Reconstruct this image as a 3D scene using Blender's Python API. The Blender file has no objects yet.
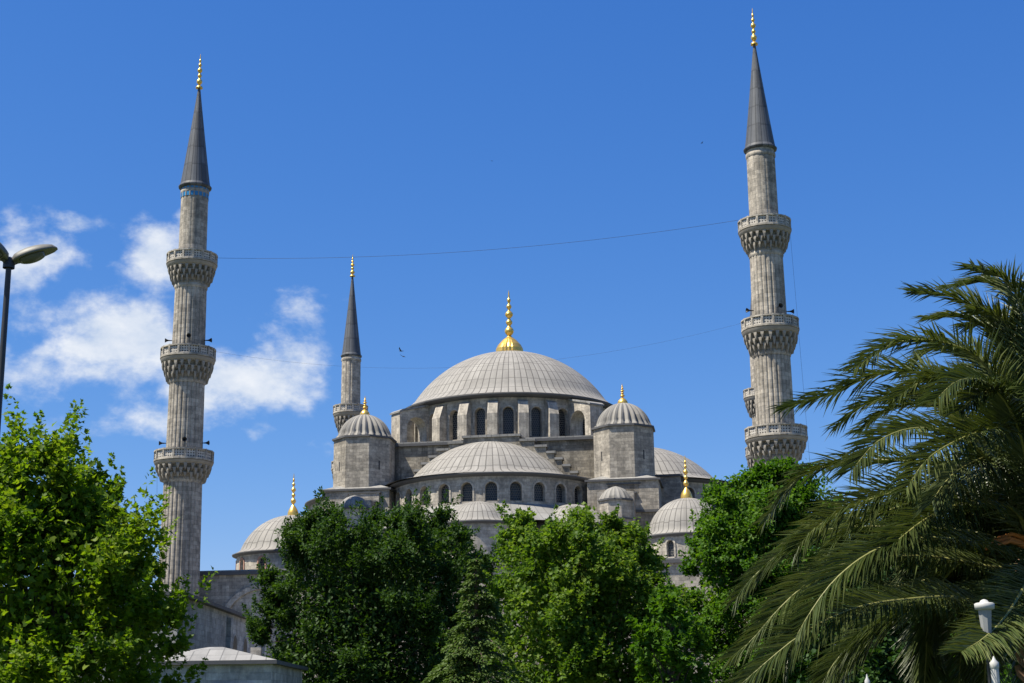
import bpy, math, random
import numpy as np
from mathutils import Vector, Matrix
PI = math.pi
rad = math.radians
C = bpy.context.scene.collection
S = bpy.context.scene

# ------------------------------------------------------------------ camera
F = 1500.0
TH = math.atan(1500 / 5990.0)
RO = rad(0.73)
CP = Vector((0, 0, 1.7))
FW = Vector((0, math.cos(TH), math.sin(TH)))
_r = Vector((1, 0, 0)); _u = Vector((0, -math.sin(TH), math.cos(TH)))
CU = math.cos(RO) * _u + math.sin(RO) * _r
CR = math.cos(RO) * _r - math.sin(RO) * _u
cam = bpy.data.cameras.new('camera'); co = bpy.data.objects.new('camera', cam); C.objects.link(co)
cam.sensor_width = 36; cam.lens = F / 1024 * 36; cam.clip_end = 20000; cam.clip_start = 0.1
M = Matrix((CR, CU, -FW)).transposed().to_4x4(); M.translation = CP
co.matrix_world = M
S.camera = co

# ------------------------------------------------------------------ sky, sun, exposure
SUN_AZ, SUN_EL = rad(-109), rad(60)
wd = bpy.data.worlds.new('World'); S.world = wd; wd.use_nodes = True
def world():
    nt = wd.node_tree; N = nt.nodes; K = nt.links
    def nd(t, **k):
        n = N.new(t)
        for a, b in k.items(): setattr(n, a, b)
        return n
    def mt(op, a, b=None, c=None, clamp=False):
        n = nd('ShaderNodeMath', operation=op); n.use_clamp = clamp
        for i, v in enumerate((a, b, c)):
            if v is None: continue
            if isinstance(v, (int, float)): n.inputs[i].default_value = v
            else: K.new(v, n.inputs[i])
        return n.outputs[0]
    sky = nd('ShaderNodeTexSky', sky_type='NISHITA'); sky.sun_disc = False
    sky.sun_elevation = SUN_EL; sky.sun_rotation = SUN_AZ
    sky.air_density = 1.0; sky.dust_density = 0.15; sky.ozone_density = 3.0; sky.altitude = 50
    # response of the camera's contrast curve, channel by channel
    sx = nd('ShaderNodeSeparateColor'); K.new(sky.outputs[0], sx.inputs[0])
    hs = nd('ShaderNodeCombineColor')
    for ch, (gam, gain) in enumerate(((1.45, 8.4), (.97, 6.35), (.62, 7.7))):
        K.new(mt('MULTIPLY', mt('POWER', mt('MULTIPLY', sx.outputs[ch], .1), gam), gain), hs.inputs[ch])
    tc = nd('ShaderNodeTexCoord'); sp = nd('ShaderNodeSeparateXYZ'); K.new(tc.outputs['Generated'], sp.inputs[0])
    az = mt('ARCTAN2', sp.outputs[0], sp.outputs[1]); el = mt('ARCSINE', sp.outputs[2])
    # clouds: soft heaps low in the sky, each (azimuth deg, elevation deg, half width, half height, weight)
    CL = [(-15.6, 13.6, 5.0, 2.3, 1.0), (-11.8, 12.5, 3.6, 1.9, .95), (-9.4, 13.2, 2.4, 2.8, .72), (-8.5, 15.6, 1.9, 1.2, .68),
          (-14.0, 16.9, 1.9, 1.5, .88), (-18.6, 16.6, 2.6, 1.8, .78), (-12.6, 11.2, 4.6, 1.1, .7), (-9.9, 10.6, 1.2, .8, .66),
          (-7.6, 10.2, 2.0, 1.2, .5), (-6.8, 28.3, 1.2, .5, .58), (-9.2, 25.1, .8, .35, .33), (-12.7, 18.7, .9, .7, .7), (-17.2, 18.0, 1.5, .6, .62),
          (24, 14, 4, 2, .9), (-40, 18, 9, 4, 1.0), (48, 22, 8, 3, .9), (-75, 25, 12, 5, .9), (150, 20, 14, 5, 1.0), (100, 28, 10, 4, .9), (-140, 15, 12, 4, .9)]
    acc = None
    for a, e, w, h, g in CL:
        dx = mt('MULTIPLY', mt('SUBTRACT', az, rad(a)), 1 / rad(w)); dy = mt('MULTIPLY', mt('SUBTRACT', el, rad(e)), 1 / rad(h))
        d = mt('ADD', mt('MULTIPLY', dx, dx), mt('MULTIPLY', dy, dy))
        v = mt('MULTIPLY', mt('EXPONENT', mt('MULTIPLY', d, -0.9)), g)
        acc = v if acc is None else mt('MAXIMUM', acc, v)
    no = nd('ShaderNodeTexNoise'); no.inputs['Scale'].default_value = 13; no.inputs['Detail'].default_value = 11
    no.inputs['Roughness'].default_value = .57; no.inputs['Distortion'].default_value = .15
    mp = nd('ShaderNodeMapping'); mp.inputs['Scale'].default_value = (1, 1, 1.5); mp.inputs['Location'].default_value = (3.1, .4, 1.7)
    K.new(tc.outputs['Generated'], mp.inputs[0]); K.new(mp.outputs[0], no.inputs['Vector'])
    n2 = nd('ShaderNodeTexNoise'); n2.inputs['Scale'].default_value = 34; n2.inputs['Detail'].default_value = 9; n2.inputs['Roughness'].default_value = .6
    K.new(mp.outputs[0], n2.inputs['Vector'])
    dens = mt('ADD', acc, mt('ADD', mt('MULTIPLY', mt('SUBTRACT', no.outputs[0], .5), 1.9), mt('MULTIPLY', mt('SUBTRACT', n2.outputs[0], .5), .75)))
    mr = nd('ShaderNodeMapRange'); mr.interpolation_type = 'SMOOTHSTEP'
    K.new(dens, mr.inputs[0]); mr.inputs[1].default_value = .43; mr.inputs[2].default_value = .96; mr.inputs[3].default_value = 0; mr.inputs[4].default_value = .92
    gate = nd('ShaderNodeMapRange'); K.new(acc, gate.inputs[0]); gate.inputs[1].default_value = .08; gate.inputs[2].default_value = .36
    den = mt('MULTIPLY', mr.outputs[0], gate.outputs[0])
    cr = nd('ShaderNodeValToRGB')
    cr.color_ramp.elements[0].position = .3; cr.color_ramp.elements[0].color = (4.0, 4.7, 5.8, 1)
    cr.color_ramp.elements[1].position = .68; cr.color_ramp.elements[1].color = (6.2, 6.4, 6.7, 1)
    K.new(n2.outputs[0], cr.inputs[0])
    mx = nd('ShaderNodeMix', data_type='RGBA')
    K.new(den, mx.inputs[0]); K.new(hs.outputs[0], mx.inputs[6]); K.new(cr.outputs[0], mx.inputs[7])
    bg = N['Background']; K.new(mx.outputs[2], bg.inputs[0]); bg.inputs[1].default_value = 0.0812
world()
sl = bpy.data.lights.new('sun', 'SUN'); so = bpy.data.objects.new('sun', sl); C.objects.link(so)
sl.energy = 5.0; sl.angle = rad(.53); sl.color = (1, .93, .80)
SD = Vector((math.sin(SUN_AZ) * math.cos(SUN_EL), math.cos(SUN_AZ) * math.cos(SUN_EL), math.sin(SUN_EL)))
so.rotation_euler = SD.to_track_quat('Z', 'Y').to_euler(); so.location = (-60, -20, 90)
S.view_settings.view_transform = 'Standard'; S.view_settings.look = 'None'
S.view_settings.exposure = 0.85; S.view_settings.gamma = 1
S.cycles.max_bounces = 6; S.cycles.transparent_max_bounces = 8

def at(px, py, Y):
    d = FW + (px - 512) / F * CR - (py - 341.5) / F * CU
    return CP + d * (Y / d.y)

# ------------------------------------------------------------------ materials
class NT:
    def __init__(s, name):
        s.m = bpy.data.materials.new(name); s.m.use_nodes = True; s.t = s.m.node_tree; s.N = s.t.nodes; s.b = s.N['Principled BSDF']
    def n(s, t, ins=None, **k):
        x = s.N.new(t)
        for a, b in k.items(): setattr(x, a, b)
        for a, b in (ins or {}).items(): s.put(x.inputs[a], b)
        return x
    def put(s, sock, v):
        if isinstance(v, bpy.types.NodeSocket): s.t.links.new(v, sock)
        else: sock.default_value = v
    def math(s, op, a, b=0.0, c=None):
        x = s.n('ShaderNodeMath', {0: a, 1: b}, operation=op)
        if c is not None: s.put(x.inputs[2], c)
        return x.outputs[0]
    def mix(s, f, a, b, mode='MIX'):
        x = s.n('ShaderNodeMix', {0: f, 6: a, 7: b}, data_type='RGBA', blend_type=mode); return x.outputs[2]
    def ramp(s, f, stops):
        x = s.n('ShaderNodeValToRGB', {0: f}); e = x.color_ramp.elements
        while len(e) < len(stops): e.new(.5)
        for q, (p, c) in zip(e, stops): q.position = p; q.color = (*c, 1) if len(c) == 3 else c
        return x.outputs[0]
    def rng(s, f, a, b, c=0., d=1.):
        return s.n('ShaderNodeMapRange', {0: f, 1: a, 2: b, 3: c, 4: d}).outputs[0]
    def noise(s, vec, scale, det=4, rough=.55):
        return s.n('ShaderNodeTexNoise', {'Vector': vec, 'Scale': scale, 'Detail': det, 'Roughness': rough}).outputs[0]
    def obj(s): return s.n('ShaderNodeTexCoord').outputs['Object']
    def uv(s): return s.n('ShaderNodeTexCoord').outputs['UV']
    def bump(s, h, st, dist=.05):
        s.put(s.b.inputs['Normal'], s.n('ShaderNodeBump', {'Height': h, 'Strength': st, 'Distance': dist}).outputs[0])
    def fin(s, col, rough=.8, metal=0., spec=.3):
        s.put(s.b.inputs['Base Color'], col); s.put(s.b.inputs['Roughness'], rough); s.put(s.b.inputs['Metallic'], metal)
        s.b.inputs['Specular IOR Level'].default_value = spec
        return s.m

def stone(name, c1, c2, stain=.5, bw=.85, bh=.38, streak=.5, mort=.8):
    t = NT(name); uv = t.uv(); ob = t.obj()
    wob = t.n('ShaderNodeVectorMath', {0: uv, 1: t.n('ShaderNodeVectorMath', {0: t.n('ShaderNodeTexNoise', {'Vector': ob, 'Scale': .8, 'Detail': 2}).outputs[1], 3: .10}, operation='SCALE').outputs[0]}, operation='ADD').outputs[0]
    br = t.n('ShaderNodeTexBrick', {'Vector': wob, 'Color1': (1, 1, 1, 1), 'Color2': (0, 0, 0, 1), 'Mortar': (.35, .35, .35, 1), 'Scale': 1.0,
             'Mortar Size': .016, 'Mortar Smooth': .5, 'Bias': 0., 'Brick Width': bw, 'Row Height': bh})
    hi = tuple(min(1, x * 1.12) for x in c1); lo = tuple(x * .88 for x in c2)
    col = t.ramp(br.outputs[0], [(0, lo), (.5, tuple((a + b) / 2 for a, b in zip(c1, c2))), (1, hi)])
    col = t.mix(t.math('MULTIPLY', br.outputs[1], 1 - mort), col, (.06, .055, .05, 1))
    gn = t.noise(ob, 1.3, 6, .7)
    col = t.mix(t.rng(gn, .35, .65), t.mix(1, col, (.74, .735, .73, 1), 'MULTIPLY'), t.mix(1, col, (1.16, 1.14, 1.10, 1), 'MULTIPLY'))
    mp = t.n('ShaderNodeMapping', {'Vector': ob, 'Scale': (1.1, 1.1, .09)}).outputs[0]
    sn = t.noise(mp, 1.0, 6, .68)
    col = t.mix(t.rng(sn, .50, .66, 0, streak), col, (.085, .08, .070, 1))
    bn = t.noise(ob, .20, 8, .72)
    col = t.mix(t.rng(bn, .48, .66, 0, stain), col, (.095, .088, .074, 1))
    wn = t.noise(ob, .5, 6, .65)
    col = t.mix(t.rng(wn, .53, .70, 0, .55), col, (.50, .455, .38, 1))
    fn = t.noise(ob, 4.0, 5, .7)
    col = t.mix(t.rng(fn, .3, .7), t.mix(1, col, (.80, .80, .81, 1), 'MULTIPLY'), t.mix(1, col, (1.16, 1.15, 1.13, 1), 'MULTIPLY'))
    t.bump(t.math('ADD', br.outputs[1], t.math('MULTIPLY', fn, -1.2)), .45, -.04)
    return t.fin(col, .92, 0, .12)

def lead(name, c, seam=.45, sw=.13, var=.16, rough=.62):
    # UV: u counts the standing seams, v counts the sheet rows
    t = NT(name); s = t.n('ShaderNodeSeparateXYZ', {0: t.uv()}); u, v = s.outputs[0], s.outputs[1]
    fu = t.math('FRACT', u); cu = t.math('FLOOR', u)
    wcol = t.n('ShaderNodeTexWhiteNoise', {'Vector': t.n('ShaderNodeCombineXYZ', {0: cu}).outputs[0]}).outputs[0]
    v2 = t.math('ADD', v, t.math('MULTIPLY', wcol, .14)); fv = t.math('FRACT', v2); cv = t.math('FLOOR', v2)
    pan = t.n('ShaderNodeTexWhiteNoise', {'Vector': t.n('ShaderNodeCombineXYZ', {0: cu, 1: cv}).outputs[0]}).outputs[0]
    su = t.math('LESS_THAN', fu, sw); sv = t.math('LESS_THAN', fv, .075)
    ob = t.obj(); nz = t.noise(ob, .35, 6, .6); nf = t.noise(ob, 2.2, 5, .65)
    base = t.mix(pan, tuple(x * (1 - var) for x in c) + (1,), tuple(min(1, x * (1 + var)) for x in c) + (1,))
    base = t.mix(t.rng(nz, .42, .72, 0, .5), base, (c[0] * .62, c[1] * .61, c[2] * .62, 1))
    base = t.mix(t.rng(nf, .5, .75, 0, .35), base, (c[0] * 1.25, c[1] * 1.22, c[2] * 1.16, 1))
    st = t.noise(t.n('ShaderNodeMapping', {'Vector': t.uv(), 'Scale': (.9, .16, 1)}).outputs[0], 1.0, 5, .65)
    base = t.mix(t.rng(st, .48, .68, 0, .42), base, (c[0] * .50, c[1] * .49, c[2] * .48, 1))
    sc = tuple(x * seam for x in c) + (1,)
    col = t.mix(t.math('MULTIPLY', su, .9), base, sc); col = t.mix(t.math('MULTIPLY', sv, .55), col, sc)
    t.bump(t.math('ADD', t.math('MULTIPLY', su, 1.0), t.math('MULTIPLY', nf, .2)), .5, .08)
    return t.fin(col, rough, 0, .2)

def plain(name, c, rough=.6, metal=0., spec=.3, var=.2, scale=3.):
    t = NT(name); n = t.noise(t.obj(), scale, 5, .6)
    col = t.mix(n, tuple(x * (1 - var) for x in c) + (1,), tuple(min(1, x * (1 + var)) for x in c) + (1,))
    return t.fin(col, t.rng(n, .3, .7, rough * .85, min(1, rough * 1.15)), metal, spec)

def lattice(name):
    # plaster window lattice with small round dark panes, UV in metres
    t = NT(name); s = t.n('ShaderNodeSeparateXYZ', {0: t.uv()}); g = .27
    u = t.math('DIVIDE', s.outputs[0], g); v = t.math('DIVIDE', s.outputs[1], g)
    u = t.math('ADD', u, t.math('MULTIPLY', t.math('MODULO', t.math('FLOOR', v), 2.), .5))
    du = t.math('SUBTRACT', t.math('FRACT', u), .5); dv = t.math('SUBTRACT', t.math('FRACT', v), .5)
    d = t.math('SQRT', t.math('ADD', t.math('MULTIPLY', du, du), t.math('MULTIPLY', dv, dv)))
    hole = t.math('LESS_THAN', d, .42)
    col = t.mix(hole, (.11, .107, .098, 1), (.012, .016, .022, 1))
    t.bump(hole, .6, -.05)
    return t.fin(col, t.rng(hole, 0, 1, .9, .25), 0, .4)

def pierced(name, c):
    # marble parapet slab cut with a geometric grid, UV in metres
    t = NT(name); s = t.n('ShaderNodeSeparateXYZ', {0: t.uv()}); g = .30
    a = t.math('DIVIDE', s.outputs[0], g); b = t.math('DIVIDE', s.outputs[1], g)
    du = t.math('ABSOLUTE', t.math('SUBTRACT', t.math('FRACT', a), .5)); dv = t.math('ABSOLUTE', t.math('SUBTRACT', t.math('FRACT', b), .5))
    hole = t.math('LESS_THAN', t.math('ADD', du, dv), .33)
    nz = t.noise(t.obj(), .8, 5)
    base = t.mix(t.rng(nz, .4, .7, 0, .5), (*c, 1), (c[0] * .5, c[1] * .5, c[2] * .5, 1))
    t.bump(hole, .8, -.08)
    return t.fin(t.mix(hole, base, (.05, .048, .045, 1)), .85, 0, .2)

def leafmat(name, dark, mid, light, trans=.35, tint=(1.5, 1.55, .5), rough=.55, spec=.2):
    t = NT(name); g = t.n('ShaderNodeNewGeometry'); oi = g.outputs['Random Per Island']
    nz = t.noise(t.obj(), .55, 3)
    f = t.math('ADD', t.math('MULTIPLY', oi, .65), t.math('MULTIPLY', t.rng(nz, .35, .65), .35))
    col = t.ramp(f, [(0, dark), (.5, mid), (1, light)])
    t.fin(col, rough, 0, spec)
    tr = t.n('ShaderNodeBsdfTranslucent', {'Color': t.mix(1, col, (*tint, 1), 'MULTIPLY')})
    mx = t.n('ShaderNodeMixShader', {0: trans, 1: t.b.outputs[0], 2: tr.outputs[0]})
    t.put(t.N['Material Output'].inputs[0], mx.outputs[0])
    return t.m

STN = stone('ashlar', (.40, .368, .315), (.31, .287, .25), .5, streak=.42, mort=.5)
STL = stone('pale_ashlar', (.46, .425, .365), (.375, .348, .305), .5, streak=.45, mort=.55)
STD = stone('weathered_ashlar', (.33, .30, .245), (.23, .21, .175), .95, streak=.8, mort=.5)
MIN = stone('minaret_stone', (.42, .385, .33), (.31, .287, .25), .55, .8, .46, .5, mort=.45)
PALE = stone('grey_ashlar', (.46, .45, .43), (.37, .365, .355), .4, streak=.4)
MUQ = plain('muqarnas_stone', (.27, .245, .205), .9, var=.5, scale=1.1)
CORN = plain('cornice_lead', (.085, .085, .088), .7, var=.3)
LEAD = lead('dome_lead', (.27, .258, .235), seam=.34, sw=.15, rough=.75, var=.09)
LEADT = lead('turret_lead', (.24, .23, .21), seam=.45, sw=.12, rough=.75)
LEADR = lead('roof_lead', (.26, .255, .24), seam=.5, sw=.08, rough=.75)
LEADS = lead('spire_lead', (.105, .112, .124), seam=.4, sw=.13, var=.38, rough=.55)
GOLD = plain('gilt', (.80, .51, .12), .33, .72, .5, var=.12, scale=6)
LAT = lattice('window_lattice'); PRC = pierced('pierced_marble', (.50, .465, .41))
TILE = plain('blue_tile', (.03, .20, .42), .3, var=.5, scale=9)
DARK = plain('dark_metal', (.03, .032, .035), .5, .3)

# ------------------------------------------------------------------ mesh builder
class MB:
    def __init__(s): s.v = []; s.f = []; s.uv = []; s.mi = []; s.sm = []
    def face(s, idx, uv=None, m=0, sm=False): s.f.append(tuple(idx)); s.uv.append(uv); s.mi.append(m); s.sm.append(sm)
    def poly(s, pts, uv=None, m=0, sm=False):
        b = len(s.v); s.v += [tuple(p) for p in pts]; s.face(range(b, b + len(pts)), uv, m, sm)
    def lathe(s, prof, n, c=(0, 0), a0=0., a1=2 * PI, rmod=None, uvm=None, m=0, sm=True, capb=False, capt=False, z0=0., off=0.):
        # prof [(r,z)]; uvm None: metres; (seams per full turn, row height): lead sheets
        full = abs(a1 - a0 - 2 * PI) < 1e-6; cols = n if full else n + 1; b = len(s.v); L = [0.]
        for k in range(1, len(prof)): L.append(L[-1] + math.hypot(prof[k][0] - prof[k - 1][0], prof[k][1] - prof[k - 1][1]))
        rm = max(p[0] for p in prof)
        for k, (r, z) in enumerate(prof):
            for j in range(cols):
                a = a0 + (a1 - a0) * j / n + off; q = r * (rmod(a, k / max(1, len(prof) - 1)) if rmod else 1)
                s.v.append((c[0] + q * math.sin(a), c[1] - q * math.cos(a), z + z0))
        for k in range(len(prof) - 1):
            for j in range(n):
                j2 = (j + 1) % cols if full else j + 1
                A = [(a0 + (a1 - a0) * x / n) for x in (j, j + 1)]
                if uvm: U = [a / (2 * PI) * uvm[0] for a in A]; V = (L[k] / uvm[1], L[k + 1] / uvm[1])
                else: U = [a * rm for a in A]; V = (prof[k][1], prof[k + 1][1]) if abs(prof[k][1] - prof[k + 1][1]) > 1e-3 else (prof[k][0], prof[k + 1][0])
                s.face((b + k * cols + j, b + k * cols + j2, b + (k + 1) * cols + j2, b + (k + 1) * cols + j),
                       [(U[0], V[0]), (U[1], V[0]), (U[1], V[1]), (U[0], V[1])], m, sm)
        if capb: s.face([b + j for j in range(cols)][::-1], None, m)
        if capt: s.face([b + (len(prof) - 1) * cols + j for j in range(cols)], None, m)
    def prism(s, pts, z0, z1, m=0, top=True, bot=True, mt=None):
        # vertical prism of a plan polygon (counter-clockwise from above)
        n = len(pts); b = len(s.v); run = 0
        s.v += [(x, y, z0) for x, y in pts] + [(x, y, z1) for x, y in pts]
        for i in range(n):
            j = (i + 1) % n; l = math.hypot(pts[j][0] - pts[i][0], pts[j][1] - pts[i][1])
            s.face((b + i, b + j, b + n + j, b + n + i), [(run, z0), (run + l, z0), (run + l, z1), (run, z1)], m); run += l
        if top: s.face([b + n + i for i in range(n)], [(x, y) for x, y in pts], m if mt is None else mt)
        if bot: s.face([b + i for i in range(n)][::-1], None, m)
    def box(s, x0, x1, y0, y1, z0, z1, m=0, mt=None): s.prism([(x0, y0), (x1, y0), (x1, y1), (x0, y1)], z0, z1, m, mt=mt)
    def extrude(s, pts, axis_o, ex, ez, ey, d0, d1, m=0):
        # profile pts (a,b) in plane ex/ez from origin axis_o, extruded along ey from d0 to d1
        o = Vector(axis_o); ex = Vector(ex); ez = Vector(ez); ey = Vector(ey); n = len(pts); b = len(s.v)
        for d in (d0, d1):
            for a, z in pts: s.v.append(tuple(o + ex * a + ez * z + ey * d))
        run = 0
        for i in range(n):
            j = (i + 1) % n; l = math.hypot(pts[j][0] - pts[i][0], pts[j][1] - pts[i][1])
            s.face((b + i, b + j, b + n + j, b + n + i), [(run, d0), (run + l, d0), (run + l, d1), (run, d1)], m); run += l
        s.face([b + i for i in range(n)][::-1], [pts[i] for i in range(n)][::-1], m); s.face([b + n + i for i in range(n)], pts, m)
    def tube(s, path, r0, r1=None, n=8, m=0, cap=True):
        r1 = r0 if r1 is None else r1; path = [Vector(p) for p in path]; b = len(s.v); K = len(path); run = 0
        for k, p in enumerate(path):
            t = (path[min(k + 1, K - 1)] - path[max(k - 1, 0)]).normalized()
            x = t.cross(Vector((0, 0, 1)) if abs(t.z) < .9 else Vector((1, 0, 0))).normalized(); y = x.cross(t)
            r = r0 + (r1 - r0) * k / (K - 1)
            for j in range(n): s.v.append(tuple(p + x * r * math.cos(2 * PI * j / n) + y * r * math.sin(2 * PI * j / n)))
        for k in range(K - 1):
            for j in range(n):
                j2 = (j + 1) % n; s.face((b + k * n + j, b + k * n + j2, b + (k + 1) * n + j2, b + (k + 1) * n + j), None, m, True)
        if cap: s.face([b + j for j in range(n)], None, m); s.face([b + (K - 1) * n + j for j in range(n)][::-1], None, m)
    def bay(s, P, s0, s1, z0, z1, sc, w, zs, zp, dep, seg=8, m=0, cols=2):
        # wall bay with a round-arched opening; P(s,z,d) -> point, d inwards
        def q(a, b, c, d, da=0, db=0, dc=0, dd=0):
            s.poly([P(*a, da), P(*b, db), P(*c, dc), P(*d, dd)], [a, b, c, d], m)
        xs = [s0 + (sc - w - s0) * i / cols for i in range(cols + 1)]; xr = [sc + w + (s1 - sc - w) * i / cols for i in range(cols + 1)]
        arc = [(sc - w * math.cos(PI * k / seg), zp + w * math.sin(PI * k / seg)) for k in range(seg + 1)]
        allx = xs + [a[0] for a in arc[1:-1]] + xr
        for a, b in zip(allx[:-1], allx[1:]):
            if zs > z0: q((a, z0), (b, z0), (b, zs), (a, zs))
        for X in (xs, xr):
            for a, b in zip(X[:-1], X[1:]): q((a, zs), (b, zs), (b, zp), (a, zp)); q((a, zp), (b, zp), (b, z1), (a, z1))
        for a, b in zip(arc[:-1], arc[1:]): q(a, b, (b[0], z1), (a[0], z1))
        path = [(sc - w, zs)] + arc + [(sc + w, zs)]
        for a, b in zip(path[:-1], path[1:]): s.poly([P(*a, 0), P(*a, dep), P(*b, dep), P(*b, 0)], [(0, a[1]), (dep, a[1]), (dep, b[1]), (0, b[1])], m)
        s.poly([P(sc - w, zs, 0), P(sc + w, zs, 0), P(sc + w, zs, dep), P(sc - w, zs, dep)], None, m)
    def pane(s, P, sc, w, zs, zp, dep, seg=8, m=0):
        w *= 1.02
        pts = [(sc - w, zs)] + [(sc - w * math.cos(PI * k / seg), zp + w * math.sin(PI * k / seg)) for k in range(seg + 1)] + [(sc + w, zs)]
        pts = pts[::-1]
        s.poly([P(a, z, dep) for a, z in pts], pts, m)
    def archivolt(s, P, sc, w, zs, zp, th, pr, seg=10, m=0):
        # raised moulding round the opening
        def line(ww): return [(sc - ww, zs)] + [(sc - ww * math.cos(PI * k / seg), zp + ww * math.sin(PI * k / seg)) for k in range(seg + 1)] + [(sc + ww, zs)]
        A = line(w); B = line(w + th)
        for i in range(len(A) - 1):
            s.poly([P(*A[i], -pr), P(*A[i + 1], -pr), P(*B[i + 1], -pr), P(*B[i], -pr)], None, m)
            s.poly([P(*B[i], -pr), P(*B[i + 1], -pr), P(*B[i + 1], .02), P(*B[i], .02)], None, m)
            s.poly([P(*A[i], .02), P(*A[i + 1], .02), P(*A[i + 1], -pr), P(*A[i], -pr)], None, m)
    def build(s, name, mats, parent=None, loc=None):
        me = bpy.data.meshes.new(name); me.from_pydata(s.v, [], s.f)
        for x in (mats if isinstance(mats, (list, tuple)) else [mats]): me.materials.append(x)
        me.polygons.foreach_set('material_index', s.mi); me.polygons.foreach_set('use_smooth', s.sm)
        ul = me.uv_layers.new(name='UVMap').data
        V = s.v
        for p, u in zip(me.polygons, s.uv):
            li = p.loop_start
            if u is None:
                n = p.normal
                h = Vector((-n.y, n.x, 0)); h = h.normalized() if h.length > 1e-4 else Vector((1, 0, 0)); k = n.cross(h)
                for a, vi in enumerate(p.vertices): q = Vector(V[vi]); ul[li + a].uv = (q.dot(h), q.z if abs(n.z) < .8 else q.dot(k))
            else:
                for a in range(len(p.vertices)): ul[li + a].uv = u[a]
        me.update()
        o = bpy.data.objects.new(name, me); C.objects.link(o)
        if parent: o.parent = parent
        if loc: o.location = loc
        return o

def tag(o, label=None, cat=None, group=None, kind=None):
    for k, v in (('label', label), ('category', cat), ('group', group), ('kind', kind)):
        if v: o[k] = v
    return o
def thing(name, loc, rz=0., label=None, cat=None, group=None):
    o = bpy.data.objects.new(name, None); o.empty_display_size = .5; C.objects.link(o); o.location = loc; o.rotation_euler.z = rz
    return tag(o, label, cat, group)
def dup(o, parent=None, rz=None, loc=None):
    c = o.copy(); C.objects.link(c); c.parent = parent
    if rz is not None: c.rotation_euler.z = rz
    if loc is not None: c.location = loc
    for ch in list(o.children): dup(ch, c)
    return c

# ------------------------------------------------------------------ ground
gt = NT('lawn'); gn = gt.noise(gt.obj(), .35, 8, .7)
GR = gt.fin(gt.ramp(gn, [(.3, (.035, .05, .015)), (.6, (.06, .085, .025)), (.8, (.11, .10, .06))]), .95)
g = MB(); g.box(-4000, 4000, -4000, 6000, -.5, 0); tag(g.build('ground', GR), kind='structure')
PV = stone('paving', (.26, .25, .23), (.21, .20, .19), .4, .8, .4, .1)
g = MB(); g.box(-70, 70, 118, 290, -.2, .012); tag(g.build('courtyard_paving', PV), kind='structure')
g = MB(); g.box(-60, 60, 28, 33, -.2, .008); tag(g.build('path', PV), kind='structure')

# ------------------------------------------------------------------ mosque (own frame: x along the front, -y towards the viewer)
AL = rad(8.5); MO = Vector((-.35, 193.6, 0))
mosque = thing('mosque', MO, -AL, 'great grey stone mosque with cascading lead domes behind the trees', 'mosque')
def mloc(x, y, z=0):
    return Vector((MO.x + x * math.cos(AL) + y * math.sin(AL), MO.y - x * math.sin(AL) + y * math.cos(AL), z))
CYL = lambda R, c=(0, 0): (lambda s, z, d: (c[0] + (R - d) * math.sin(s / R), c[1] - (R - d) * math.cos(s / R), z))
def cap(r, h, n=18, z=0):
    Rs = (h * h + r * r) / (2 * h); a = math.asin(min(1, r / Rs)); a = a if h <= r else PI - a
    return [(max(.02, Rs * math.sin(a * (1 - k / n))), z + h - Rs + Rs * math.cos(a * (1 - k / n))) for k in range(n + 1)]
def finial_mb(z, h, rb, gad=0, base=.34, bl=.46):
    # gilt finial: flared bulb, then four balls shrinking to a point
    m = MB(); b = base * h
    bulb = [(rb * .98, 0), (rb, b * .10), (rb * .97, b * .28), (rb * .82, b * .5), (rb * .5, b * .76), (rb * .2, b * .93), (rb * .13, b)]
    f = (lambda a, t: 1 - .09 * (abs(math.sin(gad * a / 2)) < .35) * (1 - t)) if gad else None
    m.lathe([(r, z + y) for r, y in bulb], 48 if gad else 20, rmod=f, sm=not gad, capb=True)
    y = b; L = h - b
    pr = [(rb * .13, z + y)]; st = rb * bl * .38
    for q, (fr, fh) in enumerate(((bl, .20), (bl * .72, .13), (bl * .88, .17), (bl * .58, .12), (bl * .4, .11))):
        hh = fh * L; R = rb * fr
        for k in range(1, 9): a = PI * k / 9; pr.append((st + max(0, R - st) * math.sin(a), z + y + hh * k / 9))
        y += hh; pr.append((st, z + y)); y += .025 * L; pr.append((st, z + y)); st *= .82
    pr += [(min(st, rb * .1), z + h * .95), (.015, z + h)]
    m.lathe(pr, 14); return m

# --- lower body
ZB = 17.4
b = MB(); b.box(-31, 31, -30, 31, 0, ZB); b.build('hall_body', STN, mosque)
b = MB(); b.box(-31.35, 31.35, -30.35, 31.35, ZB + .003, ZB + .38)
b.build('hall_cornice', CORN, mosque)
b = MB(); b.box(-31.1, 31.1, -30.1, 31.1, ZB + .385, ZB + .55); b.build('hall_roof', LEADR, mosque)
def relief_arch(x, R, zc):
    m = MB(); P = lambda s, z, d: (x + s, -30 + d, z)
    m.archivolt(P, 0, R, zc - 5, zc, .55, .28, 16); m.pane(P, 0, R, zc - 5, zc, -.03, 16); return m
for x in (-23.2, -11.6): relief_arch(x, 4.6, 11.2).build('relieving_arch', STL, mosque)
wl = MB()
for x in (-23.2, -11.6, 11.6, 23.2):
    pass
def rectwin(x):
    m = MB(); P = lambda s, z, d: (x + s, -30.06 + d, z); m.archivolt(P, 0, .62, 8.2, 10.4, .22, .14, 10); m.pane(P, 0, .62, 8.2, 10.4, -.05, 10, 1); return m
for x in (-25.4, -23.2, -21.0, 21.0, 23.2, 25.4): rectwin(x).build('window', [STL, LAT], mosque)
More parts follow.
